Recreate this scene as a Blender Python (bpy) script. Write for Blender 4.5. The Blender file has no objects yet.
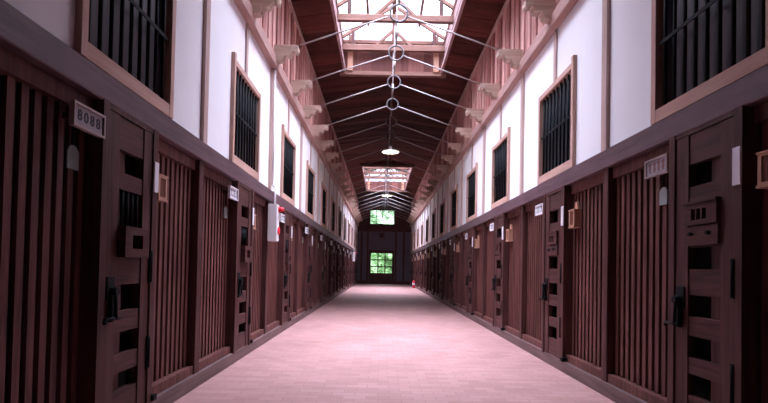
import bpy, bmesh, math, random
from mathutils import Vector, Matrix
random.seed(7)
PI = math.pi
S = bpy.context.scene
COL = S.collection

# ------------------------------------------------------------------ measures (metres)
A = 1.85
H = 0.678 * A                 # camera height
HW = 2.236 * A / 2            # half width of the corridor
CX = -0.118 * A               # camera x
BAY = 3.02
Y_BACK, Y_END = -4.0, 38.3
POST0 = 2.03                  # first post in front of the camera
SKY_POWER = 60.0              # brightness of the overcast sky overhead
RAIL0, RAIL1 = 2.325, 2.515   # beam over the cell fronts
PLATE0, PLATE1 = 4.52, 4.70   # wall plate
EAVE, RIDGE = 6.33, 6.62      # plank ceiling
WELL = 1.27                   # half width of a skylight well
SKY = [(5.35, 12.75), (24.3, 32.2)]
ORD = ['first', 'second', 'third', 'fourth', 'fifth', 'sixth', 'seventh', 'eighth', 'ninth', 'tenth', 'eleventh',
       'twelfth', 'thirteenth', 'fourteenth', 'fifteenth', 'sixteenth', 'seventeenth', 'eighteenth', 'nineteenth',
       'twentieth', 'twenty-first', 'twenty-second', 'twenty-third', 'twenty-fourth']

# ------------------------------------------------------------------ materials
def new_mat(name):
    m = bpy.data.materials.new(name); m.use_nodes = True
    nt = m.node_tree
    return m, nt, nt.nodes, nt.links, nt.nodes['Principled BSDF']

def wood(name, dark, light, axis='Z', scale=1.0, rough=0.55, bump=0.25, board=None, spec=0.22):
    m, nt, N, Lk, b = new_mat(name)
    tc = N.new('ShaderNodeTexCoord'); oi = N.new('ShaderNodeObjectInfo')
    off = N.new('ShaderNodeVectorMath'); off.operation = 'SCALE'; off.inputs[0].default_value = (13.1, 7.7, 5.3)
    Lk.new(oi.outputs['Random'], off.inputs['Scale'])
    add = N.new('ShaderNodeVectorMath'); add.operation = 'ADD'
    Lk.new(tc.outputs['Object'], add.inputs[0]); Lk.new(off.outputs[0], add.inputs[1])
    mp = N.new('ShaderNodeMapping')
    sc = [22.0 * scale] * 3; sc['XYZ'.index(axis)] = 1.3 * scale
    mp.inputs['Scale'].default_value = sc
    Lk.new(add.outputs[0], mp.inputs['Vector'])
    n1 = N.new('ShaderNodeTexNoise'); n1.inputs['Scale'].default_value = 1.0; n1.inputs['Detail'].default_value = 5
    n1.inputs['Distortion'].default_value = 0.6
    Lk.new(mp.outputs[0], n1.inputs['Vector'])
    n2 = N.new('ShaderNodeTexNoise'); n2.inputs['Scale'].default_value = 2.1; n2.inputs['Detail'].default_value = 3
    Lk.new(add.outputs[0], n2.inputs['Vector'])
    mx = N.new('ShaderNodeMath'); mx.operation = 'MULTIPLY_ADD'
    Lk.new(n1.outputs['Fac'], mx.inputs[0]); mx.inputs[1].default_value = 0.7
    m2 = N.new('ShaderNodeMath'); m2.operation = 'MULTIPLY'; m2.inputs[1].default_value = 0.3
    Lk.new(n2.outputs['Fac'], m2.inputs[0]); Lk.new(m2.outputs[0], mx.inputs[2])
    fac = mx.outputs[0]
    if board:                                       # each board its own tone (board = axis, pitch)
        ax, pitch = board
        sp = N.new('ShaderNodeSeparateXYZ'); Lk.new(tc.outputs['Object'], sp.inputs[0])
        d = N.new('ShaderNodeMath'); d.operation = 'DIVIDE'; d.inputs[1].default_value = pitch
        Lk.new(sp.outputs[ax], d.inputs[0])
        f = N.new('ShaderNodeMath'); f.operation = 'FLOOR'; Lk.new(d.outputs[0], f.inputs[0])
        w = N.new('ShaderNodeTexWhiteNoise'); w.noise_dimensions = '1D'; Lk.new(f.outputs[0], w.inputs['W'])
        a2 = N.new('ShaderNodeMath'); a2.operation = 'MULTIPLY_ADD'; a2.inputs[1].default_value = 0.42
        Lk.new(w.outputs['Value'], a2.inputs[0])
        a3 = N.new('ShaderNodeMath'); a3.operation = 'MULTIPLY_ADD'; a3.inputs[1].default_value = 0.8; a3.inputs[2].default_value = -0.11
        Lk.new(fac, a3.inputs[0]); Lk.new(a3.outputs[0], a2.inputs[2]); fac = a2.outputs[0]
    r = N.new('ShaderNodeValToRGB')
    r.color_ramp.elements[0].position = 0.3; r.color_ramp.elements[0].color = (*dark, 1)
    r.color_ramp.elements[1].position = 0.72; r.color_ramp.elements[1].color = (*light, 1)
    Lk.new(fac, r.inputs['Fac']); Lk.new(r.outputs['Color'], b.inputs['Base Color'])
    b.inputs['Roughness'].default_value = rough
    b.inputs['Specular IOR Level'].default_value = spec
    bp = N.new('ShaderNodeBump'); bp.inputs['Strength'].default_value = bump; bp.inputs['Distance'].default_value = 0.01
    Lk.new(n1.outputs['Fac'], bp.inputs['Height']); Lk.new(bp.outputs[0], b.inputs['Normal'])
    return m

def plain(name, col, rough=0.6, metal=0.0, var=0.15, scale=6.0, bump=0.1, spec=0.5):
    m, nt, N, Lk, b = new_mat(name)
    tc = N.new('ShaderNodeTexCoord')
    n = N.new('ShaderNodeTexNoise'); n.inputs['Scale'].default_value = scale; n.inputs['Detail'].default_value = 4
    Lk.new(tc.outputs['Object'], n.inputs['Vector'])
    r = N.new('ShaderNodeValToRGB')
    r.color_ramp.elements[0].position = 0.25; r.color_ramp.elements[0].color = (*[c * (1 - var) for c in col], 1)
    r.color_ramp.elements[1].position = 0.75; r.color_ramp.elements[1].color = (*[min(1, c * (1 + var)) for c in col], 1)
    Lk.new(n.outputs['Fac'], r.inputs['Fac']); Lk.new(r.outputs['Color'], b.inputs['Base Color'])
    b.inputs['Roughness'].default_value = rough; b.inputs['Metallic'].default_value = metal
    b.inputs['Specular IOR Level'].default_value = spec
    if bump:
        bp = N.new('ShaderNodeBump'); bp.inputs['Strength'].default_value = bump; bp.inputs['Distance'].default_value = 0.005
        Lk.new(n.outputs['Fac'], bp.inputs['Height']); Lk.new(bp.outputs[0], b.inputs['Normal'])
    return m

DK, LT = (0.030, 0.0105, 0.0095), (0.130, 0.050, 0.044)
M = {}
M['cell'] = wood('cell_wood_upright', DK, LT, 'Z')
M['slat'] = wood('slat_wood', (0.047, 0.015, 0.0125), (0.215, 0.082, 0.068), 'Z')
M['cell_x'] = wood('cell_wood_across', DK, LT, 'X')
M['cell_y'] = wood('cell_wood_beam', (0.062, 0.031, 0.038), (0.165, 0.090, 0.106), 'Y', rough=0.45, spec=0.4)
M['plinth'] = wood('plinth_wood', (0.085, 0.052, 0.05), (0.21, 0.13, 0.125), 'Y', rough=0.5)
M['frame'] = wood('window_frame_wood', (0.43, 0.25, 0.195), (0.64, 0.42, 0.345), 'Z', rough=0.6)
M['frame_x'] = wood('window_sill_wood', (0.43, 0.25, 0.195), (0.64, 0.42, 0.345), 'X', rough=0.6)
M['stud'] = wood('wall_post_wood', (0.42, 0.28, 0.245), (0.62, 0.46, 0.41), 'Z', rough=0.6)
M['plate'] = wood('wall_plate_wood', (0.34, 0.19, 0.165), (0.55, 0.36, 0.31), 'Y', rough=0.6)
M['corbel'] = wood('corbel_wood', (0.42, 0.30, 0.235), (0.64, 0.50, 0.41), 'X', rough=0.65)
M['board'] = wood('boarding_wood', (0.34, 0.13, 0.11), (0.82, 0.50, 0.44), 'Z', rough=0.6, board=(1, 0.16))
M['ceil'] = wood('ceiling_wood', (0.052, 0.0125, 0.009), (0.135, 0.037, 0.028), 'X', rough=0.75, spec=0.15, board=(1, 0.28))
M['roofdark'] = plain('roof_backing', (0.02, 0.012, 0.012), 0.9)
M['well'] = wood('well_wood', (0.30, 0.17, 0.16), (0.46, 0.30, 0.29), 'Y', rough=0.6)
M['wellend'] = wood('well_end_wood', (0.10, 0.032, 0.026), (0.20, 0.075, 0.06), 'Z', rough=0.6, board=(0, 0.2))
M['lantern'] = wood('lantern_timber', (0.15, 0.07, 0.05), (0.28, 0.15, 0.115), 'X', rough=0.6)
M['plaster'] = plain('white_plaster', (0.88, 0.87, 0.885), 0.85, var=0.02, scale=2.0, bump=0.05, spec=0.2)
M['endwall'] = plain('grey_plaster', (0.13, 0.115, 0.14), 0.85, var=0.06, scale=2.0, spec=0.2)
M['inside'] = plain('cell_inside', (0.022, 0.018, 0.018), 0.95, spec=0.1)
M['iron'] = plain('black_iron', (0.007, 0.0075, 0.009), 0.7, 0.0, spec=0.15)
M['steel'] = plain('grey_steel', (0.085, 0.08, 0.085), 0.55, 0.0)
M['rodsteel_lit'] = plain('rod_steel_toplit', (0.31, 0.26, 0.25), 0.5, 0.0)  # paler than the ring steel: light from above put into the rod colour
M['unlitpane'] = plain('unlit_window_pane', (0.016, 0.020, 0.028), 0.35, spec=0.4, bump=0)  # opaque sheet; unlit room and bluish reflection put into its colour
M['paper'] = plain('white_card', (0.78, 0.76, 0.80), 0.7, var=0.03)
M['tagm'] = plain('tag_metal', (0.27, 0.31, 0.30), 0.5, 0.0)
M['signw'] = wood('sign_wood', (0.36, 0.27, 0.25), (0.52, 0.41, 0.39), 'X', rough=0.6)
M['signf'] = plain('sign_face', (0.36, 0.32, 0.345), 0.7, var=0.06)
M['ink'] = plain('sign_ink', (0.035, 0.028, 0.04), 0.7)
M['inkred'] = plain('sign_red_ink', (0.25, 0.11, 0.10), 0.7)
M['boxw'] = wood('box_wood', (0.40, 0.20, 0.13), (0.60, 0.36, 0.25), 'Z', rough=0.55)
M['boxd'] = wood('box_red_wood', (0.16, 0.05, 0.03), (0.26, 0.10, 0.07), 'Z', rough=0.55)
M['alarm'] = plain('white_enamel', (0.82, 0.79, 0.80), 0.4, var=0.02)
M['red'] = plain('red_plastic', (0.75, 0.015, 0.04), 0.35, var=0.05)
M['redp'] = plain('red_paint', (0.60, 0.02, 0.04), 0.35, var=0.05)
M['shade'] = plain('lamp_enamel', (0.85, 0.83, 0.80), 0.4, var=0.02)
M['trunk'] = plain('ground_soil', (0.10, 0.08, 0.05), 0.95)

def brick_mat():
    m, nt, N, Lk, b = new_mat('red_brick_paving')
    tc = N.new('ShaderNodeTexCoord')
    br = N.new('ShaderNodeTexBrick')
    br.inputs['Scale'].default_value = 1.0
    br.inputs['Brick Width'].default_value = 0.225; br.inputs['Row Height'].default_value = 0.112
    br.inputs['Mortar Size'].default_value = 0.006; br.inputs['Mortar Smooth'].default_value = 0.3
    br.inputs['Bias'].default_value = 0.0; br.offset = 0.5
    br.inputs['Color1'].default_value = (0.355, 0.19, 0.172, 1)
    br.inputs['Color2'].default_value = (0.43, 0.242, 0.22, 1)
    br.inputs['Mortar'].default_value = (0.33, 0.175, 0.165, 1)
    Lk.new(tc.outputs['Object'], br.inputs['Vector'])
    n = N.new('ShaderNodeTexNoise'); n.inputs['Scale'].default_value = 0.9; n.inputs['Detail'].default_value = 6
    Lk.new(tc.outputs['Object'], n.inputs['Vector'])
    r = N.new('ShaderNodeValToRGB')
    r.color_ramp.elements[0].position = 0.3; r.color_ramp.elements[0].color = (0.86, 0.84, 0.85, 1)
    r.color_ramp.elements[1].position = 0.7; r.color_ramp.elements[1].color = (1.06, 1.06, 1.08, 1)
    Lk.new(n.outputs['Fac'], r.inputs['Fac'])
    mu = N.new('ShaderNodeMix'); mu.data_type = 'RGBA'; mu.blend_type = 'MULTIPLY'; mu.inputs['Factor'].default_value = 1
    Lk.new(br.outputs['Color'], mu.inputs['A']); Lk.new(r.outputs['Color'], mu.inputs['B'])
    Lk.new(mu.outputs['Result'], b.inputs['Base Color'])
    b.inputs['Roughness'].default_value = 0.6
    b.inputs['Specular IOR Level'].default_value = 0.25
    bp = N.new('ShaderNodeBump'); bp.inputs['Strength'].default_value = 0.15; bp.inputs['Distance'].default_value = 0.006
    inv = N.new('ShaderNodeMath'); inv.operation = 'SUBTRACT'; inv.inputs[0].default_value = 1.0
    Lk.new(br.outputs['Fac'], inv.inputs[1]); Lk.new(inv.outputs[0], bp.inputs['Height'])
    Lk.new(bp.outputs[0], b.inputs['Normal'])
    return m
M['brick'] = brick_mat()

def glass_mat(name, tint, ior=1.25):
    m, nt, N, Lk, b = new_mat(name)
    N.remove(b)
    t = N.new('ShaderNodeBsdfTransparent'); t.inputs['Color'].default_value = (*tint, 1)
    g = N.new('ShaderNodeBsdfGlossy'); g.inputs['Roughness'].default_value = 0.1
    fr = N.new('ShaderNodeFresnel'); fr.inputs['IOR'].default_value = ior
    mx = N.new('ShaderNodeMixShader')
    Lk.new(fr.outputs[0], mx.inputs[0]); Lk.new(t.outputs[0], mx.inputs[1]); Lk.new(g.outputs[0], mx.inputs[2])
    Lk.new(mx.outputs[0], N['Material Output'].inputs['Surface'])
    return m
M['glass'] = glass_mat('window_glass', (0.95, 0.97, 0.95))
M['skyglass'] = glass_mat('skylight_glass', (0.97, 0.95, 0.97), 1.06)

def bulb_mat():
    m, nt, N, Lk, b = new_mat('lit_bulb')
    b.inputs['Base Color'].default_value = (1, .95, .85, 1)
    b.inputs['Emission Color'].default_value = (1, .9, .75, 1); b.inputs['Emission Strength'].default_value = 25
    return m
M['bulb'] = bulb_mat()

def leaf_mat():
    m, nt, N, Lk, b = new_mat('green_leaves')
    g = N.new('ShaderNodeNewGeometry')
    r = N.new('ShaderNodeValToRGB')
    r.color_ramp.elements[0].color = (0.08, 0.18, 0.05, 1); r.color_ramp.elements[1].color = (0.34, 0.50, 0.26, 1)
    Lk.new(g.outputs['Random Per Island'], r.inputs['Fac']); Lk.new(r.outputs['Color'], b.inputs['Base Color'])
    b.inputs['Roughness'].default_value = 0.7
    b.inputs['Specular IOR Level'].default_value = 0.2
    return m
M['leaf'] = leaf_mat()

# ------------------------------------------------------------------ mesh helpers
class MB:
    def __init__(s): s.bm = bmesh.new(); s.mats = []
    def _mi(s, m):
        if m not in s.mats: s.mats.append(m)
        return s.mats.index(m)
    def box(s, x0, x1, y0, y1, z0, z1, m=0):
        v = [s.bm.verts.new(p) for p in ((x0, y0, z0), (x1, y0, z0), (x1, y1, z0), (x0, y1, z0),
                                         (x0, y0, z1), (x1, y0, z1), (x1, y1, z1), (x0, y1, z1))]
        for f in ((0, 3, 2, 1), (4, 5, 6, 7), (0, 1, 5, 4), (1, 2, 6, 5), (2, 3, 7, 6), (3, 0, 4, 7)):
            fc = s.bm.faces.new([v[i] for i in f]); fc.material_index = m
        return s
    def prism(s, pts, d0, d1, axis='Y', m=0):       # outline pts in the two other axes, extruded along axis
        def P(p, d):
            return {'Y': (p[0], d, p[1]), 'X': (d, p[0], p[1]), 'Z': (p[0], p[1], d)}[axis]
        a = [s.bm.verts.new(P(p, d0)) for p in pts]; b = [s.bm.verts.new(P(p, d1)) for p in pts]
        n = len(pts); fs = [s.bm.faces.new(a), s.bm.faces.new(b[::-1])]
        for i in range(n): fs.append(s.bm.faces.new((a[i], b[i], b[(i + 1) % n], a[(i + 1) % n])))
        for f in fs: f.material_index = m
        bmesh.ops.recalc_face_normals(s.bm, faces=fs)
        return s
    def tube(s, p, q, r, n=10, r2=None, m=0):
        p, q = Vector(p), Vector(q); d = q - p
        r2 = r if r2 is None else r2
        rot = Vector((0, 0, 1)).rotation_difference(d.normalized()).to_matrix()
        a = [s.bm.verts.new(p + rot @ Vector((r * math.cos(2 * PI * i / n), r * math.sin(2 * PI * i / n), 0))) for i in range(n)]
        b = [s.bm.verts.new(q + rot @ Vector((r2 * math.cos(2 * PI * i / n), r2 * math.sin(2 * PI * i / n), 0))) for i in range(n)]
        fs = [s.bm.faces.new(a[::-1]), s.bm.faces.new(b)]
        for i in range(n):
            f = s.bm.faces.new((a[i], a[(i + 1) % n], b[(i + 1) % n], b[i])); f.smooth = True; fs.append(f)
        for f in fs: f.material_index = m
        return s
    def torus(s, c, R, r, axis='Y', n=32, k=8):
        rows = []
        for i in range(n):
            t = 2 * PI * i / n; ring = []
            for j in range(k):
                u = 2 * PI * j / k; rad = R + r * math.cos(u); h = r * math.sin(u)
                p = (rad * math.cos(t), h, rad * math.sin(t)) if axis == 'Y' else (rad * math.cos(t), rad * math.sin(t), h)
                ring.append(s.bm.verts.new(Vector(c) + Vector(p)))
            rows.append(ring)
        fs = []
        for i in range(n):
            for j in range(k):
                f = s.bm.faces.new((rows[i][j], rows[(i + 1) % n][j], rows[(i + 1) % n][(j + 1) % k], rows[i][(j + 1) % k]))
                f.smooth = True; fs.append(f)
        bmesh.ops.recalc_face_normals(s.bm, faces=fs)
        return s
    def lathe(s, prof, c=(0, 0, 0), n=28, close=False):
        rows = []
        for r, z in prof:
            rows.append([s.bm.verts.new((c[0] + r * math.cos(2 * PI * i / n), c[1] + r * math.sin(2 * PI * i / n), c[2] + z)) for i in range(n)])
        fs = []
        for a, b in zip(rows, rows[1:]):
            for i in range(n):
                f = s.bm.faces.new((a[i], a[(i + 1) % n], b[(i + 1) % n], b[i])); f.smooth = True; fs.append(f)
        if close: fs += [s.bm.faces.new(rows[0][::-1]), s.bm.faces.new(rows[-1])]
        bmesh.ops.recalc_face_normals(s.bm, faces=fs)
        return s
    def bevel(s, w, seg=1):
        bmesh.ops.bevel(s.bm, geom=[e for e in s.bm.edges], offset=w, segments=seg, affect='EDGES', clamp_overlap=True)
        return s
    def mesh(s, name, *mats):
        me = bpy.data.meshes.new(name); s.bm.normal_update(); s.bm.to_mesh(me); s.bm.free()
        for m in mats: me.materials.append(m if not isinstance(m, str) else M[m])
        return me

def put(name, me, parent=None, loc=(0, 0, 0), rz=0.0):
    o = bpy.data.objects.new(name, me); COL.objects.link(o)
    if parent: o.parent = parent
    o.location = loc; o.rotation_euler = (0, 0, rz)
    return o
def tag(o, label, cat, group=None):
    o['label'] = label; o['category'] = cat
    if group: o['group'] = group
    return o
def struct(o, label=None, cat=None):
    o['kind'] = 'structure'
    if label: o['label'] = label
    if cat: o['category'] = cat
    return o

SIDES = [('left', -HW, PI / 2), ('right', HW, -PI / 2)]   # local frame: x along the wall to the right, -y into the corridor
def at(side, yc, u=0.0, d=0.0, z=0.0):                    # world point of a local offset
    if side == 'left': return (-HW - d, yc + u, z)
    return (HW + d, yc - u, z)

POSTS = [POST0 + BAY * k for k in range(-2, 12)]          # -4.01 ... 35.25
BAYS = [POST0 + BAY * (k + 0.5) for k in range(12)]       # middle of each cell bay

# ------------------------------------------------------------------ setting: floor, walls, ceiling
me = MB().box(-HW - 2.9, HW + 2.9, Y_BACK - 0.2, Y_END + 0.2, -0.15, 0.0).mesh('floor', 'brick')
struct(put('floor', me), 'pink red brick paving running the length of the corridor', 'floor')

WIN_U = 0.05              # the windows stand a little right of the middle too
def wall_mesh(side):
    mb = MB()
    s = -1 if side == 'left' else 1
    x0, x1 = sorted((s * (HW + 0.03), s * (HW + 0.13)))
    y = Y_BACK
    for b in BAYS:
        b -= s * WIN_U
        mb.box(x0, x1, y, b - 0.62, RAIL1 - 0.05, PLATE0 + 0.1)
        mb.box(x0, x1, b - 0.62, b + 0.62, 3.75, PLATE0 + 0.1)
        mb.box(x0, x1, b - 0.62, b + 0.62, RAIL1 - 0.05, 2.60)
        y = b + 0.62
    mb.box(x0, x1, y, Y_END, RAIL1 - 0.05, PLATE0 + 0.1)
    return mb.mesh('wall_plaster', 'plaster')

def screen_mesh(w):                                       # slatted timber front, local x 0..w
    mb = MB()
    mb.box(0, w, 0.035, 0.14, 0.12, 0.225)
    mb.box(0, w, 0.065, 0.14, 2.215, RAIL0 + 0.02)
    n = max(2, round(w / 0.105)); p = w / n
    for i in range(n):
        c = (i + 0.5) * p
        mb.box(c - 0.028, c + 0.028, 0.10, 0.128, 0.20, 2.23)
    return mb.mesh('slat_screen', 'slat')

DOOR_U = 0.055            # the door stands a little right of the middle of its bay
SCR_L = screen_mesh(1.51 - 0.055 - 0.39 + DOOR_U)
SCR_R = screen_mesh(1.51 - 0.055 - 0.39 - DOOR_U)
SCR_F = screen_mesh(BAY - 0.11)
POST_ME = MB().box(-0.06, 0.06, 0.02, 0.16, 0.0, RAIL0 + 0.02).bevel(0.006).mesh('post', 'cell')
STUD_ME = MB().box(-0.055, 0.055, -0.008, 0.06, RAIL1 - 0.02, PLATE0 + 0.03).mesh('wall_post', 'stud')
HSTUD_ME = MB().box(-0.04, 0.04, 0.005, 0.06, 3.79, PLATE0 + 0.03).mesh('short_wall_post', 'stud')

def boarding_mesh(side):
    mb = MB(); s = -1 if side == 'left' else 1
    y = Y_BACK; i = 0
    while y < Y_END - 0.01:
        y1 = min(y + 0.16, Y_END)
        d = 0.0 if i % 2 else 0.022
        x0, x1 = sorted((s * (HW + 0.0 + d), s * (HW + 0.06)))
        mb.box(x0, x1, y + 0.003, y1 - 0.003, PLATE1 - 0.05, EAVE + 0.05)
        y += 0.16; i += 1
    x0, x1 = sorted((s * (HW + 0.055), s * (HW + 0.16)))
    mb.box(x0, x1, Y_BACK, Y_END, PLATE1 - 0.1, EAVE + 0.3)
    return mb.mesh('upper_boarding', 'board')

for side, X, rz in SIDES:
    s = -1 if side == 'left' else 1
    w = put('wall_' + side, wall_mesh(side))
    struct(w, '%s corridor wall, slatted cell fronts below and white plaster with barred windows above' % side, 'wall')
    put('upper_boarding', boarding_mesh(side), w)
    for y in POSTS:
        if y > Y_BACK + 0.1:
            put('post', POST_ME, w, at(side, y), rz)
            put('wall_post', STUD_ME, w, at(side, y), rz)
    for b in BAYS:
        put('short_wall_post', HSTUD_ME, w, at(side, b), rz)
        put('slat_screen', SCR_L, w, at(side, b, -1.455), rz)
        put('slat_screen', SCR_R, w, at(side, b, DOOR_U + 0.39), rz)
    for k in (-2, -1):
        put('slat_screen', SCR_F, w, at(side, POST0 + BAY * (k + 0.5), -BAY / 2 + 0.055), rz)
    # beams along the wall
    n = 1 if side == 'left' else 2
    x0, x1 = sorted((s * (HW - 0.01), s * (HW + 0.13)))
    struct(put('trim_%d' % n, MB().box(x0, x1, Y_BACK, Y_END, RAIL0, RAIL1).bevel(0.008).mesh('rail_beam', 'cell_y')),
           'dark timber beam along the %s wall above the cell doors' % side, 'beam')
    x0, x1 = sorted((s * (HW - 0.075), s * (HW + 0.13)))
    struct(put('trim_%d' % (n + 2), MB().box(x0, x1, Y_BACK, Y_END, PLATE0, PLATE1).bevel(0.006).mesh('wall_plate', 'plate')),
           'pale timber wall plate along the top of the %s plaster wall' % side, 'beam')
    x0, x1 = sorted((s * (HW - 0.0), s * (HW + 0.13)))
    struct(put('baseboard_' + side, MB().box(x0, x1, Y_BACK, Y_END, 0.0, 0.14).bevel(0.006).mesh('plinth', 'plinth')),
           'timber plinth along the foot of the %s cell fronts' % side, 'baseboard')
    x0, x1 = sorted((s * (HW - 0.03), s * (HW + 0.03)))
    struct(put('trim_%d' % (n + 4), MB().box(x0, x1, Y_BACK, Y_END, EAVE - 0.06, EAVE + 0.02).mesh('cornice', 'stud')),
           'thin cornice strip under the ceiling on the %s side' % side, 'trim')
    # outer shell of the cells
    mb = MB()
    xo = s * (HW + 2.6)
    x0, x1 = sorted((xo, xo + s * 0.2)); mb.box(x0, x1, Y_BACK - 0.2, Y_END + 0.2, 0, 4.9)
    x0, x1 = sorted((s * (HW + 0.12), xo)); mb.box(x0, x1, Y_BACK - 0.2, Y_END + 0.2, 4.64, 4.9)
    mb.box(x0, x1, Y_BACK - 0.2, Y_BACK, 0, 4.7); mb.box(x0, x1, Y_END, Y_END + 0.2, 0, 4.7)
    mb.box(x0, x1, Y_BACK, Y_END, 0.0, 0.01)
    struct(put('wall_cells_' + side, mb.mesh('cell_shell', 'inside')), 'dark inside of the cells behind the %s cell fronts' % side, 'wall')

# unseen wall added behind the camera so no light enters from there
struct(put('wall_back_light_stop', MB().box(-HW - 0.2, HW + 0.2, Y_BACK - 0.2, Y_BACK, 0, 8.2).mesh('wall_back_light_stop', 'endwall')),
       'added unseen wall behind the viewer that keeps light out of the corridor', 'wall')

# ceiling: planks from eaves to ridge with two openings
def slope(x): return RIDGE - (RIDGE - EAVE) * abs(x) / HW
def in_well(y0, y1): return any(a - 0.02 < y0 and y1 < b + 0.02 for a, b in SKY)
mb = MB()
edges = [Y_BACK]
for a, b in SKY: edges += [a, b]
edges.append(Y_END)
for i, (a, b) in enumerate(zip(edges, edges[1:])):
    n = max(1, round((b - a) / 0.28)); p = (b - a) / n
    xin = WELL if i % 2 else 0.0
    for k in range(n):
        y0, y1 = a + k * p + 0.004, a + (k + 1) * p - 0.004
        dz = 0.008 if k % 2 else 0.0
        for s in (-1, 1):
            xs = (s * HW * 1.02, s * xin)
            pts = [(xs[0], slope(xs[0]) + dz), (xs[1], slope(xs[1]) + dz), (xs[1], slope(xs[1]) + 0.03), (xs[0], slope(xs[0]) + 0.03)]
            mb.prism(pts, y0, y1, 'Y', 0)
    for s in (-1, 1):
        xs = (s * (HW + 0.25), s * xin)
        pts = [(xs[0], slope(xs[0]) + 0.03), (xs[1], slope(xs[1]) + 0.03), (xs[1], slope(xs[1]) + 0.18), (xs[0], slope(xs[0]) + 0.18)]
        mb.prism(pts, a, b, 'Y', 1)
struct(put('ceiling', mb.mesh('ceiling', 'ceil', 'roofdark')), 'dark red brown plank ceiling over the corridor', 'ceiling')

# ------------------------------------------------------------------ end wall, far door and gable window
GW = (-1.2, 0.8, 4.66, 5.82)          # gable window
FD = (-1.32, 0.72, 0.0, 2.70)           # door frame outer
GWc = -0.18
gx0, gx1 = GWc - 0.97, GWc + 0.97
fx0, fx1 = GWc - 0.99, GWc + 0.99
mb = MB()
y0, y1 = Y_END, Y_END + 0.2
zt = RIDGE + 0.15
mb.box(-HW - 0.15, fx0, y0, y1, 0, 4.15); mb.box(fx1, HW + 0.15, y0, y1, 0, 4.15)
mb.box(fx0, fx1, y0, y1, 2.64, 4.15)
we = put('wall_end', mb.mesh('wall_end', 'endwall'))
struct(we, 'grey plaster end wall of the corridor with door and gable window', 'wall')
mb = MB()
mb.box(-HW - 0.15, gx0, y0, y1, 4.15, zt); mb.box(gx1, HW + 0.15, y0, y1, 4.15, zt)
mb.box(gx0, gx1, y0, y1, 4.15, GW[2]); mb.box(gx0, gx1, y0, y1, GW[3], zt)
put('gable_boarding', mb.mesh('gable_boarding', 'cell'), we)
put('tie_beam', MB().box(-HW, HW, Y_END - 0.12, Y_END + 0.02, 4.10, 4.32).mesh('end_beam', 'cell_x'), we)
for x in (-1.75, -1.27, 0.93, 1.55):
    put('end_post', MB().box(x - 0.07, x + 0.07, Y_END - 0.06, Y_END + 0.02, 0, 4.12).mesh('end_post', 'cell'), we)
put('skirting', MB().box(-HW, HW, Y_END - 0.04, Y_END + 0.02, 0, 0.25).mesh('end_skirting', 'cell_x'), we)

def lattice(x0, x1, z0, z1, nx, nz, y, fr=0.07, bar=0.035, d=0.05):
    f = MB()
    f.box(x0, x0 + fr, y - d, y + d, z0, z1); f.box(x1 - fr, x1, y - d, y + d, z0, z1)
    f.box(x0 + fr, x1 - fr, y - d, y + d, z0, z0 + fr); f.box(x0 + fr, x1 - fr, y - d, y + d, z1 - fr, z1)
    g = MB()
    for i in range(1, nx):
        c = x0 + fr + (x1 - x0 - 2 * fr) * i / nx; g.box(c - bar, c + bar, y - d * .6, y + d * .6, z0 + fr * .9, z1 - fr * .9)
    for i in range(1, nz):
        c = z0 + fr + (z1 - z0 - 2 * fr) * i / nz; g.box(x0 + fr * .9, x1 - fr * .9, y - d * .62, y + d * .62, c - bar, c + bar)
    p = MB().box(x0 + fr * .9, x1 - fr * .9, y - 0.004, y + 0.004, z0 + fr * .9, z1 - fr * .9)
    return f, g, p
f, g, p = lattice(gx0, gx1, GW[2], GW[3], 4, 2, Y_END + 0.1, 0.05, 0.022)
w = struct(put('window_25', f.mesh('gable_window_frame', 'cell_x')), 'wide eight pane window high in the dark far gable', 'window')
put('glazing_bars', g.mesh('glazing_bars', 'cell_x'), w); put('pane', p.mesh('pane', 'glass'), w)
# the far door: dark frame, leaf with a nine pane window
f = MB()
f.box(fx0, fx0 + 0.1, Y_END - 0.05, Y_END + 0.15, 0, 2.64); f.box(fx1 - 0.1, fx1, Y_END - 0.05, Y_END + 0.15, 0, 2.64)
f.box(fx0 + .1, fx1 - .1, Y_END - 0.05, Y_END + 0.15, 2.46, 2.64)
fd = struct(put('door_25', f.mesh('far_door_frame', 'cell')), 'dark far door at the end of the corridor with nine green lit panes', 'door')
put('lower_panel', MB().box(fx0 + .1, fx1 - .1, Y_END + 0.03, Y_END + 0.1, 0, 0.80).mesh('lower_panel', 'cell'), fd)
f, g, p = lattice(fx0 + .1, fx1 - .1, 0.80, 2.46, 3, 3, Y_END + 0.065, 0.06, 0.04, 0.035)
sash = put('sash', f.mesh('sash', 'cell'), fd)
put('glazing_bars', g.mesh('glazing_bars', 'cell'), sash); put('pane', p.mesh('pane', 'glass'), sash)
put('door_pull', MB().box(fx1 - 0.25, fx1 - 0.19, Y_END - 0.03, Y_END + 0.05, 0.3, 0.7).mesh('door_pull', 'steel'), fd)
o = put('sign_box', MB().box(GWc - 0.19, GWc + 0.19, Y_END - 0.2, Y_END - 0.002, 3.60, 3.98).bevel(0.01).mesh('sign_box', 'cell'))
tag(o, 'small dark square box on the end wall above the far door', 'sign box')

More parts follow.
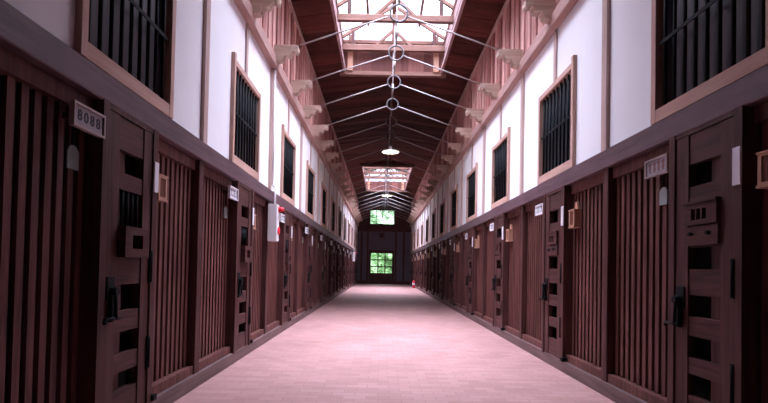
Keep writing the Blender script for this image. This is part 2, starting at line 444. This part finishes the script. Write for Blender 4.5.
# ------------------------------------------------------------------ barred windows
def win_frame(near):                                       # the jamb on the near side runs up past the head
    mb = MB()
    hl, hr = (3.87, 3.805) if near < 0 else (3.805, 3.87)
    mb.box(-0.655, -0.59, -0.015, 0.13, RAIL1, hl, 0); mb.box(0.59, 0.655, -0.015, 0.13, RAIL1, hr, 0)
    mb.box(-0.59, 0.59, -0.012, 0.13, RAIL1, 2.62, 1); mb.box(-0.59, 0.59, -0.012, 0.13, 3.73, 3.80, 1)
    return mb.mesh('window_frame', 'frame', 'frame_x')
def win_bars():
    mb = MB()
    for i in range(9):
        x = -0.59 + 1.18 * (i + 0.5) / 9
        mb.tube((x, 0.03, 2.61), (x, 0.03, 3.74), 0.014, 8)
    return mb.mesh('iron_bars', 'iron')
WF, WB = {'left': win_frame(-1), 'right': win_frame(1)}, win_bars()
WX = MB().box(-0.595, 0.595, 0.010, 0.018, 3.16, 3.19).mesh('cross_bar', 'iron')
WS = MB().box(-0.592, 0.592, 0.065, 0.085, 2.60, 3.75).mesh('unlit_pane', 'unlitpane')
nwin = 0
for side, X, rz in SIDES:
    for k, b in enumerate(BAYS):
        nwin += 1
        w = put('window_%d' % nwin, WF[side], None, at(side, b, WIN_U), rz)
        struct(w, 'barred window in the %s plaster wall above the %s cell door' % (side, ORD[k]), 'window')
        put('iron_bars', WB, w); put('cross_bar', WX, w); put('unlit_pane', WS, w)

# ------------------------------------------------------------------ cell doors (local: centre 0, face y=0)
def door_leaf(kind):
    mb = MB()
    zs = ([(0.145, 0.34), (0.47, 0.60), (0.76, 0.91), (1.10, 1.32), (1.78, 1.90), (2.06, 2.29)] if kind == 'left' else
          [(0.145, 0.36), (0.52, 0.64), (0.80, 0.94), (1.10, 1.29), (1.45, 1.90), (2.07, 2.29)])
    mb.box(-0.315, -0.165, 0.0, 0.06, 0.145, 2.29, 0); mb.box(0.185, 0.315, 0.0, 0.06, 0.145, 2.29, 0)
    for a, b in zs: mb.box(-0.165, 0.185, 0.008, 0.055, a, b, 1)
    b0, b1 = (-0.165, -0.01) if kind == 'left' else (0.03, 0.185)
    mb.box(b0, b1, 0.045, 0.06, 0.30, 2.10, 0)               # a board set back behind the openings
    return mb.mesh('door_leaf', 'cell', 'cell_x')
def door_jamb():
    mb = MB()
    mb.box(-0.395, -0.32, -0.012, 0.16, 0.13, RAIL0 + 0.01); mb.box(0.32, 0.395, -0.012, 0.16, 0.13, RAIL0 + 0.01)
    mb.box(-0.32, 0.32, -0.004, 0.16, 2.295, RAIL0 + 0.01)
    return mb.mesh('door_jamb', 'cell')
LEAF = {'left': door_leaf('left'), 'right': door_leaf('right')}
JAMB = door_jamb()
mb = MB()
mb.box(-0.295, -0.195, -0.012, 0.002, 1.00, 1.16); mb.tube((-0.245, -0.01, 1.06), (-0.245, -0.06, 1.06), 0.03, 12)
mb.box(-0.262, -0.226, -0.03, 0.0, 0.85, 1.03)
LOCK = mb.bevel(0.004).mesh('lock_case', 'iron')
mb = MB(); mb.tube((-0.37, -0.045, 0.875), (-0.19, -0.045, 0.875), 0.013, 10); mb.tube((-0.245, -0.045, 1.06), (-0.245, -0.05, 0.87), 0.012, 10)
mb.tube((-0.37, -0.045, 0.875), (-0.37, -0.045, 0.845), 0.013, 10)
BOLT = mb.mesh('bolt_handle', 'iron')
mb = MB(); mb.box(0.300, 0.334, -0.016, 0.002, -0.13, 0.13); mb.tube((0.318, -0.018, -0.12), (0.318, -0.018, 0.12), 0.009, 10)
HINGE = mb.mesh('hinge', 'iron')
def hatch_left():                                          # protruding frame with a square hole
    mb = MB(); x0, x1, z0, z1 = -0.165, 0.185, 1.295, 1.515
    mb.box(x0, x1, -0.06, 0.03, z0, z0 + 0.065); mb.box(x0, x1, -0.06, 0.03, z1 - 0.055, z1)
    mb.box(x0, x0 + 0.10, -0.06, 0.03, z0 + 0.06, z1 - 0.05); mb.box(x1 - 0.10, x1, -0.06, 0.03, z0 + 0.06, z1 - 0.05)
    mb.box(x0, x1, 0.03, 0.045, z0, z1)
    return mb.mesh('food_hatch', 'cell_x')
def hatch_right():                                         # flap with three slots
    mb = MB(); x0, x1 = -0.165, 0.185; z0, z1 = 1.61, 1.765
    mb.box(x0, x1, -0.03, 0.02, z0, 1.645); mb.box(x0, x1, -0.03, 0.02, 1.725, z1)
    xs = [x0, -0.085, -0.04, -0.025, 0.02, 0.035, 0.08, x1]
    for a, b in zip(xs[::2], xs[1::2]): mb.box(a, b, -0.03, 0.02, 1.64, 1.73)
    mb.box(x0, x1, -0.02, 0.02, 1.465, 1.60)
    mb.box(x0 - 0.005, x1 + 0.005, -0.04, 0.02, 1.765, 1.782)
    return mb.mesh('food_hatch', 'cell_x')
HATCH = {'left': hatch_left(), 'right': hatch_right()}
HKNOB = MB().tube((-0.09, -0.045, 1.545), (-0.09, -0.018, 1.545), 0.014, 10).tube((0.10, -0.045, 1.545), (0.10, -0.018, 1.545), 0.014, 10).mesh('hatch_knobs', 'iron')
mb = MB()
for i in range(5): x = -0.13 + 0.07 * i; mb.tube((x, 0.03, 1.50), (x, 0.03, 1.79), 0.012, 8)
GRILLE = mb.mesh('spy_hole_bars', 'iron')
PLATE_ME = MB().box(0.322, 0.395, -0.024, -0.008, 1.83, 2.075).bevel(0.003).mesh('name_strip', 'paper')

# things on the cell fronts
SIGN_BACK = MB().box(-0.165, 0.165, -0.03, -0.012, -0.075, 0.075).box(-0.165, 0.165, -0.045, -0.03, 0.06, 0.075) \
    .box(-0.165, 0.165, -0.045, -0.03, -0.075, -0.06).box(-0.165, -0.15, -0.045, -0.03, -0.06, 0.06).box(0.15, 0.165, -0.045, -0.03, -0.06, 0.06).mesh('cell_sign', 'signw')
SIGN_ARM = MB().box(-0.10, -0.08, -0.014, 0.072, -0.02, 0.02).mesh('bracket', 'cell')
SIGN_ARM2 = MB().box(0.08, 0.10, -0.014, 0.072, -0.02, 0.02).mesh('bracket', 'cell')
SIGN_FACE = MB().box(-0.15, 0.15, -0.034, -0.029, -0.06, 0.06).mesh('sign_face', 'signf')
SMALL_FACE = MB().box(-0.15, 0.15, -0.034, -0.029, -0.06, 0.06).mesh('sign_face', 'paper')
SMALL_BACK = SIGN_BACK.copy(); SMALL_BACK.materials[0] = M['paper']
def text_mesh(txt, size):
    c = bpy.data.curves.new('t', 'FONT'); c.body = txt; c.size = size; c.align_x = 'CENTER'; c.align_y = 'CENTER'; c.extrude = 0.0015; c.offset = 0.0012
    c.space_character = 1.15
    o = bpy.data.objects.new('t', c); COL.objects.link(o)
    dg = bpy.context.evaluated_depsgraph_get(); dg.update()
    me = bpy.data.meshes.new_from_object(o.evaluated_get(dg))
    me.transform(Matrix.Rotation(PI / 2, 4, 'X')); me.name = 'characters'
    bpy.data.objects.remove(o)
    return me
DIGITS = []
for ch in '8088':
    m_ = text_mesh(ch, 0.092); m_.materials.clear(); m_.materials.append(M['ink']); DIGITS.append(m_)
STROKES, GREY_MARKS = [], []
for i in range(4):
    mb = MB().box(-0.008, 0.012, -0.037, -0.034, -0.042, 0.042).box(-0.022, 0.022, -0.0365, -0.034, 0.022, 0.034)
    if i % 2: mb.box(-0.02, 0.02, -0.0365, -0.034, -0.02, -0.010)
    STROKES.append(mb.mesh('character', 'inkred'))
    GREY_MARKS.append(MB().box(-0.02, 0.02, -0.0365, -0.034, -0.04, -0.028).box(-0.02, 0.02, -0.0365, -0.034, 0.028, 0.04)
                      .box(-0.006, 0.006, -0.0365, -0.034, -0.03, 0.03).mesh('character', 'ink'))
def write(board, chars, y=0.0):
    for i, m_ in enumerate(chars): put('character', m_, board, (-0.096 + 0.064 * i, y, 0))

pts = [(-0.055, -0.075), (0.055, -0.075), (0.055, 0.035), (0.03, 0.068), (0.0, 0.078), (-0.03, 0.068), (-0.055, 0.035)]
TAG_ME = MB().prism(pts, 0.0, 0.012, 'Y').mesh('tag_plate', 'tagm')
TAG_STRAP = MB().box(-0.006, 0.006, 0.0, 0.012, 0.07, 0.22).mesh('strap', 'iron')

def key_box():
    body = MB()
    body.box(-0.08, -0.05, -0.035, 0.05, -0.10, 0.09); body.box(0.05, 0.08, -0.035, 0.05, -0.10, 0.09)
    body.box(-0.05, 0.05, 0.02, 0.05, -0.10, 0.09)
    body.box(-0.05, 0.05, -0.035, 0.05, 0.075, 0.09); body.box(-0.05, 0.05, -0.035, 0.05, -0.10, -0.085)
    top = MB().box(-0.088, 0.088, -0.04, 0.05, 0.09, 0.104)
    foot = MB().box(-0.088, 0.088, -0.04, 0.05, -0.118, -0.10)
    front = MB().box(-0.05, 0.05, -0.018, 0.02, -0.085, 0.075)
    for i in range(5):
        x = -0.05 + 0.10 * (i + 0.5) / 5; front.box(x - 0.007, x + 0.007, -0.028, -0.016, -0.085, 0.075)
    hang = MB().prism([(-0.05, 0.106), (0.05, 0.106), (0.035, 0.15), (0.02, 0.20), (-0.02, 0.20), (-0.035, 0.15)], 0.02, 0.05, 'Y')
    return body.mesh('wooden_box', 'boxw'), top.mesh('top_ledge', 'boxw'), foot.mesh('foot_ledge', 'boxw'), front.mesh('slatted_front', 'boxd'), hang.mesh('hanger_board', 'boxw')
KB = key_box()

PIVOT = MB().box(0.385, 0.445, -0.035, 0.05, 0.145, 0.19).mesh('pivot', 'iron')
ndoor = 0
for side, X, rz in SIDES:
    for k, b in enumerate(BAYS):
        ndoor += 1
        pos = ORD[k]
        d = put('door_%d' % ndoor, LEAF[side], None, at(side, b, DOOR_U), rz)
        struct(d, 'dark timber cell door with barred openings, %s door from the viewer in the %s wall' % (pos, side), 'door')
        put('door_jamb', JAMB, d); lk = put('lock_case', LOCK, d); put('bolt_handle', BOLT, lk)
        put('pivot', PIVOT, d); put('hinge', HINGE, d, (0, 0, 1.23)); put('hinge', HINGE, d, (0, 0, 0.55))
        hh = put('food_hatch', HATCH[side], d)
        if side == 'left': put('spy_hole_bars', GRILLE, d)
        else: put('hatch_knobs', HKNOB, hh)
        ns = put('name_strip', PLATE_ME, d); ns['label'] = 'white name strip'
        # number board left of the door
        su = -0.485 if side == 'left' else -0.53
        near = k == 0
        sg = put('cell_sign', SIGN_BACK if near else SMALL_BACK, None, at(side, b, su, 0.03, 2.145), rz)
        put('bracket', SIGN_ARM, sg); put('bracket', SIGN_ARM2, sg)
        if near and side == 'left':
            put('sign_face', SIGN_FACE, sg); write(sg, DIGITS, -0.0355)
            lab = 'grey number board reading 8088 beside the nearest cell door on the left'
        elif near:
            put('sign_face', SIGN_FACE, sg); write(sg, STROKES)
            lab = 'pale number board with four red brown characters beside the nearest right cell door'
        else:
            put('sign_face', SMALL_FACE, sg); write(sg, GREY_MARKS)
            lab = 'white number board beside the %s cell door in the %s wall' % (pos, side)
        tag(sg, lab, 'sign', 'number boards beside the cell doors')
        t = put('tag_plate', TAG_ME, None, at(side, b, su + 0.0 if side == 'left' else su - 0.06, 0.088, 1.91), rz)
        put('strap', TAG_STRAP, t)
        tag(t, 'round topped metal tag beside the %s cell door in the %s wall' % (pos, side), 'tag', 'metal tags on the cell fronts')
        if True:
            kb = put('wooden_box', KB[0], None, at(side, b, 0.62, 0.052, 1.905), rz)
            for nm, m_ in zip(('top_ledge', 'foot_ledge', 'slatted_front', 'hanger_board'), KB[1:]):
                c = put(nm, m_, kb)
                if nm == 'slatted_front': c['label'] = 'red brown slatted front'
            tag(kb, 'small tan wooden box hung right of the %s cell door in the %s wall' % (pos, side), 'box', 'wooden boxes hung on the cell fronts')

# ------------------------------------------------------------------ roof ties: corbels, rods, rings
CORB = [(-0.05, 4.895), (0.30, 4.895), (0.335, 4.885), (0.35, 4.86), (0.345, 4.80), (0.33, 4.775), (0.305, 4.775), (0.285, 4.795), (0.265, 4.80),
        (0.245, 4.78), (0.235, 4.745), (0.21, 4.72), (0.17, 4.715), (0.145, 4.725), (0.125, 4.715), (0.115, 4.68), (0.10, 4.645), (0.07, 4.63), (-0.05, 4.63)]
CORB_ME = MB().prism(CORB, -0.075, 0.075, 'Y').bevel(0.004).mesh('corbel', 'corbel')
CSCROLL = MB().torus((0.215, 0, 4.845), 0.022, 0.006, 'Y', 16, 6).tube((0.20, 0, 4.866), (0.05, 0, 4.86), 0.005, 6).mesh('carved_scroll', 'corbel')
RING_Z = 5.49
RING = MB().torus((0, 0, 0), 0.145, 0.016, 'Y').mesh('ring', 'steel')
TX = HW - 0.075 - 0.30
def rod_mesh(s): return MB().tube((s * TX, 0, 4.90 - RING_Z), (s * 0.135, 0, -0.05), 0.013, 8).tube((s * (TX + 0.02), 0, 4.88 - RING_Z), (s * TX, 0, 4.915 - RING_Z), 0.02, 8).mesh('tie_rod', 'rodsteel_lit')
RODS = {-1: rod_mesh(-1), 1: rod_mesh(1)}
def king(h): return MB().tube((0, 0, 0.14), (0, 0, h), 0.017, 8).tube((0, 0, 0.30), (0, 0, 0.52), 0.028, 8).mesh('hanger_rod', 'rodsteel_lit')
KING_S = king(RIDGE - RING_Z + 0.01); KING_L = king(6.9 - RING_Z)
trusses = [5.03 + 1.51 * i for i in range(1, 22)]
for i, y in enumerate(trusses):
    for side, s in (('left', -1), ('right', 1)):
        c = put('corbel', CORB_ME, None, (s * (HW - 0.075), y, 0), 0 if s < 0 else PI)
        for q in (-1, 1): put('carved_scroll', CSCROLL, c, (0, q * 0.075, 0))
        tag(c, 'carved wooden corbel on the %s wall, %s from the viewer, under the tie rods' % (side, ORD[i]), 'corbel', 'carved corbels under the tie rods')
    t = put('roof_tie', RING, None, (0, y, RING_Z))
    t.name = 'roof_tie'
    put('tie_rod', RODS[-1], t); put('tie_rod', RODS[1], t)
    put('hanger_rod', KING_L if in_well(y, y) else KING_S, t)
    tag(t, 'grey iron roof tie of ring and sloping rods, %s from the viewer' % ORD[i], 'roof tie', 'iron roof ties')

# ------------------------------------------------------------------ skylights
def skylight(a, b, label):
    root = bpy.data.objects.new('skylight', None); COL.objects.link(root); root.location = (0, (a + b) / 2, EAVE)
    oz = EAVE; oy = (a + b) / 2; h = (b - a) / 2; WI = 1.33
    zb = 6.34 - oz; ze = 7.22 - oz; zr = 8.05 - oz
    for s in (-1, 1):
        x0, x1 = sorted((s * WI, s * (WI + 0.06)))
        put('well_side', MB().box(x0, x1, -h, h, 6.46 - oz, ze).mesh('well_side', 'well'), root)
        x0, x1 = sorted((s * (WELL - 0.03), s * (WELL + 0.03)))
        put('edge_trim', MB().box(x0, x1, -h, h, zb + 0.03, zb + 0.13).mesh('edge_trim', 'well'), root)
        put('eaves_plate', MB().box(s * (WI + 0.03) - 0.05, s * (WI + 0.03) + 0.05, -h, h, ze - 0.08, ze + 0.03).mesh('eaves_plate', 'lantern'), root)
    for e in (-1, 1):
        y0, y1 = sorted((e * (h - 0.05), e * (h + 0.01)))
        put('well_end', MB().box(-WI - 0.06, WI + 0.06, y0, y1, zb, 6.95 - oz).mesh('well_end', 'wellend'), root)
        put('header', MB().box(-WI - 0.06, WI + 0.06, e * h - 0.07, e * h + 0.07, zb - 0.05, zb + 0.05).mesh('header', 'lantern'), root)
        put('sill', MB().box(-WI, WI, y0 - 0.01, y1 + 0.01, 7.13 - oz, 7.21 - oz).mesh('sill', 'lantern'), root)
        for x in (-1.13, 0.0, 1.13):
            top = ze + (zr - ze) * (1 - abs(x) / WI)
            put('mullion', MB().box(x - 0.045, x + 0.045, y0, y1, 6.95 - oz, top).mesh('mullion', 'lantern'), root)
        for x in (-1.12, 1.12):
            yq = sorted((e * (h - 0.05), e * (h - 0.10)))
            put('corner_post', MB().box(x - 0.07, x + 0.07, yq[0], yq[1], zb + 0.05, 6.95 - oz).mesh('corner_post', 'boxw'), root)
        put('gable_glass', MB().prism([(-WI, 6.95 - oz), (WI, 6.95 - oz), (WI, ze), (0, zr), (-WI, ze)], e * (h - 0.022), e * (h - 0.016), 'Y').mesh('gable_glass', 'skyglass'), root)
    for s in (-1, 1):
        pts = [(s * (WI + 0.08), ze + 0.03), (0, zr + 0.05), (0, zr + 0.056), (s * (WI + 0.08), ze + 0.036)]
        put('roof_glass', MB().prism(pts, -h, h, 'Y').mesh('roof_glass', 'skyglass'), root)
        x = s * WI * 0.5; z = ze + (zr - ze) * 0.5
        put('purlin', MB().box(x - 0.03, x + 0.03, -h, h, z - 0.03, z + 0.035).mesh('purlin', 'lantern'), root)
    put('ridge_beam', MB().box(-0.05, 0.05, -h, h, zr - 0.06, zr + 0.05).mesh('ridge_beam', 'lantern'), root)
    raf = MB()
    for s in (-1, 1):
        raf.prism([(s * WI, ze - 0.04), (s * 0.02, zr - 0.04), (s * 0.02, zr + 0.04), (s * WI, ze + 0.04)], -0.035, 0.035, 'Y')
    raf = raf.mesh('rafter_pair', 'lantern')
    beam = MB().box(-WI - 0.01, WI + 0.01, -0.06, 0.06, 6.87 - oz, 7.02 - oz).bevel(0.006).mesh('tie_beam', 'lantern')
    queen = MB().box(-0.04, 0.04, -0.05, 0.05, 7.01 - oz, 7.37 - oz).mesh('queen_post', 'cell')
    brace = {s: MB().prism([(s * 0.42, 7.01 - oz), (s * 0.50, 7.01 - oz), (s * 0.06, 7.42 - oz), (s * 0.02, 7.36 - oz)], -0.03, 0.03, 'Y').mesh('brace', 'lantern') for s in (-1, 1)}
    for y in trusses:
        if a < y - 0.05 and y + 0.05 < b:
            put('tie_beam', beam, root, (0, y - oy, 0)); put('rafter_pair', raf, root, (0, y - oy, 0))
            for x in (-1.05, 1.05): put('queen_post', queen, root, (x, y - oy, 0))
            put('brace', brace[-1], root, (0, y - oy, 0)); put('brace', brace[1], root, (0, y - oy, 0))
    tag(root, label, 'skylight')
    # the sky seen through the opening
    L = bpy.data.lights.new('skylight_portal', 'AREA'); L.shape = 'RECTANGLE'; L.size = 2 * WELL; L.size_y = b - a
    L.cycles.is_portal = True
    lo = bpy.data.objects.new('skylight_portal', L); COL.objects.link(lo); lo.location = (0, oy, 6.30)
skylight(*SKY[0], 'large timber framed glass skylight nearest the viewer, high over the corridor')
skylight(*SKY[1], 'second timber framed glass skylight, farther down the corridor')

# ------------------------------------------------------------------ lamps
def lamp(y, z, label):
    prof = [(0.255, 0.0), (0.25, 0.012), (0.20, 0.035), (0.12, 0.06), (0.055, 0.085), (0.045, 0.11), (0.04, 0.16)]
    inner = [(r - 0.004, zz - 0.006) for r, zz in prof]
    root = bpy.data.objects.new('pendant_lamp', None); COL.objects.link(root); root.location = (0, y, z)
    put('lamp_shade', MB().lathe(prof + inner[::-1]).mesh('lamp_shade', 'shade'), root)
    put('lamp_holder', MB().tube((0, 0, 0.10), (0, 0, 0.24), 0.035, 12, 0.02).mesh('lamp_holder', 'steel'), root)
    put('bulb', MB().lathe([(0.001, -0.035), (0.03, -0.025), (0.042, 0.0), (0.035, 0.03), (0.02, 0.06), (0.018, 0.10)], n=16).mesh('bulb', 'bulb'), root)
    put('cord', MB().tube((0, 0, 0.23), (0, 0, RIDGE - z + 0.01), 0.008, 6).mesh('cord', 'iron'), root)
    tag(root, label, 'lamp', 'pendant lamps over the corridor')
    L = bpy.data.lights.new('lamp_light', 'POINT'); L.energy = 9; L.color = (1, .86, .66); L.shadow_soft_size = 0.05
    lo = bpy.data.objects.new('lamp_light', L); COL.objects.link(lo); lo.location = (0, y, z - 0.06)
lamp(14.3, 4.66, 'white enamel pendant lamp, the nearer one, hanging before the second skylight')
lamp(22.8, 4.63, 'white enamel pendant lamp, the farther one, seen below the second skylight')

# ------------------------------------------------------------------ fire alarm box and extinguisher
X0 = -HW - 0.01
AB = MB().box(0, 0.15, -0.10, 0.10, 1.66, 2.27).bevel(0.01, 2).mesh('alarm_box', 'alarm')
AL = MB().tube((0.145, 0.04, 2.19), (0.165, 0.04, 2.19), 0.05, 16).tube((0.165, 0.04, 2.19), (0.235, 0.04, 2.19), 0.042, 16, 0.03).mesh('signal_lamp', 'red')
AP = MB().tube((0.145, 0.03, 1.84), (0.17, 0.03, 1.84), 0.062, 20).mesh('push_button', 'red')
AC = MB().tube((0.09, 0.0, 2.26), (0.09, 0.0, 2.54), 0.016, 8).tube((0.09, 0, 2.535), (0.04, 0, 2.60), 0.016, 8).tube((0.045, 0, 2.59), (0.045, 0, 4.53), 0.016, 8).mesh('conduit', 'alarm')
for k, lab in ((2, 'tall white fire alarm box with red lamp, nearer one on the left wall'),
               (10, 'tall white fire alarm box with red lamp at the far end of the left wall')):
    root = put('alarm_box', AB, None, (X0, POST0 + BAY * k, 0))
    c = put('signal_lamp', AL, root); c['label'] = 'red signal lamp'
    c = put('push_button', AP, root); c['label'] = 'round red call button'
    put('conduit', AC, root)
    tag(root, lab, 'alarm box', 'white fire alarm boxes on the left wall')

ex = bpy.data.objects.new('fire_extinguisher', None); COL.objects.link(ex); ex.location = (HW - 0.14, 31.6, 0)
put('cylinder', MB().lathe([(0.001, 0), (0.085, 0.0), (0.09, 0.02), (0.09, 0.40), (0.07, 0.46), (0.03, 0.49), (0.025, 0.52)], n=20).mesh('cylinder', 'redp'), ex)
put('paper_band', MB().lathe([(0.0915, 0.2), (0.0915, 0.33)], n=20).mesh('paper_band', 'paper'), ex)
put('valve', MB().tube((0, 0, 0.51), (0, 0, 0.56), 0.02, 10).box(-0.10, 0.03, -0.012, 0.012, 0.55, 0.575).mesh('valve', 'iron'), ex)
put('hose', MB().tube((0.02, 0, 0.55), (0.11, 0, 0.50), 0.012, 8).tube((0.11, 0, 0.50), (0.115, 0, 0.18), 0.012, 8, 0.018).mesh('hose', 'iron'), ex)
tag(ex, 'red fire extinguisher standing on the brick floor by the far right wall', 'fire extinguisher')

# ------------------------------------------------------------------ outside the far end
struct(put('ground', MB().box(-14, 14, Y_END + 0.2, Y_END + 22, -0.3, -0.05).mesh('ground', 'trunk')), 'bare ground outside the far door', 'ground')
def hedge_mat(name, c0, c1):
    m, nt, N, Lk, b = new_mat(name)
    tc = N.new('ShaderNodeTexCoord'); n = N.new('ShaderNodeTexNoise'); n.inputs['Scale'].default_value = 2.2; n.inputs['Detail'].default_value = 7
    Lk.new(tc.outputs['Object'], n.inputs['Vector'])
    r = N.new('ShaderNodeValToRGB')
    r.color_ramp.elements[0].position = 0.32; r.color_ramp.elements[0].color = (*c0, 1)
    r.color_ramp.elements[1].position = 0.68; r.color_ramp.elements[1].color = (*c1, 1)
    Lk.new(n.outputs['Fac'], r.inputs['Fac']); Lk.new(r.outputs['Color'], b.inputs['Base Color'])
    b.inputs['Roughness'].default_value = 0.9; b.inputs['Specular IOR Level'].default_value = 0.05
    return m
M['hedge'] = hedge_mat('green_foliage', (0.075, 0.17, 0.05), (0.33, 0.49, 0.25))
M['pale'] = hedge_mat('pale_foliage', (0.24, 0.36, 0.21), (0.50, 0.62, 0.43))
def foliage(name, yb, z0, z1, hx, lean, n, ms, label, seed):
    bm = bmesh.new(); rnd = random.Random(seed)
    nx, nz = 100, 60; grid = []
    def yy(x, z): return yb + lean * (z - z0) + 0.35 * math.sin(x * 1.9 + 0.6 * z) * math.sin(z * 1.6 + 0.3 * x) + 0.15 * math.sin(x * 5.1 + z * 3.3)
    for k in (0, 1):                                     # front and back skins of the mass
        rows = []
        for j in range(nz + 1):
            rows.append([bm.verts.new((-hx + 2 * hx * i / nx, yy(-hx + 2 * hx * i / nx, z0 + (z1 - z0) * j / nz) + k * 1.2 * math.sin(PI * j / nz) + rnd.uniform(-0.12, 0.12),
                                       z0 + (z1 - z0) * j / nz)) for i in range(nx + 1)])
        for j in range(nz):
            for i in range(nx): bm.faces.new((rows[j][i], rows[j][i + 1], rows[j + 1][i + 1], rows[j + 1][i]))
    for i in range(n):
        x = rnd.uniform(-hx * 0.6, hx * 0.6); z = rnd.uniform(z0, z1); r = rnd.uniform(0.05, 0.13)
        p0 = Vector((x, yy(x, z) - 0.1 - rnd.uniform(0, 0.25), z))
        e = Matrix.Rotation(rnd.uniform(0, 6.28), 3, 'Z') @ Matrix.Rotation(rnd.uniform(-1.3, 1.3), 3, 'X')
        f = bm.faces.new([bm.verts.new(p0 + e @ Vector(p)) for p in ((-r, 0, 0), (0, -r * .5, 0), (r, 0, 0), (0, r * .5, 0))]); f.material_index = 1
    me = bpy.data.meshes.new(name); bm.to_mesh(me); bm.free()
    for m_ in ms: me.materials.append(M[m_])
    o = put(name, me); tag(o, label, 'foliage'); o['kind'] = 'stuff'
foliage('hedge', Y_END + 6.0, -0.1, 4.6, 7, 0.28, 3000, ('hedge', 'leaf'), 'bright green foliage seen through the panes of the far door', 3)
foliage('tree_foliage', Y_END + 9.0, 3.6, 9.5, 7, 0.35, 2500, ('pale', 'pale'), 'pale green tree foliage seen through the gable window', 4)

# ------------------------------------------------------------------ sky, camera
W = bpy.data.worlds.new('World'); S.world = W; W.use_nodes = True
bg = W.node_tree.nodes['Background']
wn, wl = W.node_tree.nodes, W.node_tree.links                  # overcast sky: brightest overhead
tc = wn.new('ShaderNodeTexCoord'); sp = wn.new('ShaderNodeSeparateXYZ'); wl.new(tc.outputs['Generated'], sp.inputs[0])
pw = wn.new('ShaderNodeMath'); pw.operation = 'POWER'; pw.inputs[1].default_value = 4.5
cl = wn.new('ShaderNodeMath'); cl.operation = 'MAXIMUM'; cl.inputs[1].default_value = 0.0
wl.new(sp.outputs['Z'], cl.inputs[0]); wl.new(cl.outputs[0], pw.inputs[0])
mr = wn.new('ShaderNodeMath'); mr.operation = 'MULTIPLY_ADD'; mr.inputs[1].default_value = 0.97; mr.inputs[2].default_value = 0.03
wl.new(pw.outputs[0], mr.inputs[0])
mu = wn.new('ShaderNodeMath'); mu.operation = 'MULTIPLY'; mu.inputs[1].default_value = SKY_POWER
wl.new(mr.outputs[0], mu.inputs[0]); wl.new(mu.outputs[0], bg.inputs['Strength'])
bg.inputs['Color'].default_value = (0.88, 0.95, 1.18, 1)
for nm, x, z, sx, sz in (('gable_portal', GWc, 5.24, 1.9, 1.1), ('door_portal', GWc, 1.63, 1.75, 1.6)):
    L = bpy.data.lights.new(nm, 'AREA'); L.shape = 'RECTANGLE'; L.size = sx; L.size_y = sz; L.cycles.is_portal = True
    lo = bpy.data.objects.new(nm, L); COL.objects.link(lo); lo.location = (x, Y_END - 0.1, z); lo.rotation_euler = (-PI / 2, 0, 0)

F = 490.0; PW, PH = 768.0, 403.0
ROLL, PITCH = math.radians(1.12), math.radians(1.2)
cam = bpy.data.cameras.new('Camera'); co = bpy.data.objects.new('Camera', cam); COL.objects.link(co)
cam.sensor_fit = 'HORIZONTAL'; cam.sensor_width = 36.0; cam.lens = 36.0 * F / PW
right = Vector((1, 0, 0)); fwd = Vector((0, math.cos(PITCH), math.sin(PITCH))); up = Vector((0, -math.sin(PITCH), math.cos(PITCH)))
c_, s_ = math.cos(ROLL), math.sin(ROLL)
r2 = right * c_ + up * s_; u2 = up * c_ - right * s_           # image axes
co.matrix_world = Matrix(((r2.x, u2.x, -fwd.x, CX), (r2.y, u2.y, -fwd.y, 0), (r2.z, u2.z, -fwd.z, H), (0, 0, 0, 1)))
PPX, PPY = 381.001, 257.738                                     # pixel of the optical axis
cam.shift_x = (PW / 2 - PPX) / PW; cam.shift_y = (PPY - PH / 2) / PW
cam.clip_start = 0.05
S.camera = co

S.view_settings.view_transform = 'Standard'; S.view_settings.look = 'None'
S.view_settings.exposure = 0.0; S.view_settings.gamma = 1.0; S.view_settings.use_curve_mapping = False
S.cycles.max_bounces = 10; S.cycles.diffuse_bounces = 4; S.cycles.glossy_bounces = 3; S.cycles.transparent_max_bounces = 12
S.cycles.use_denoising = True
S.cycles.sample_clamp_indirect = 8.0
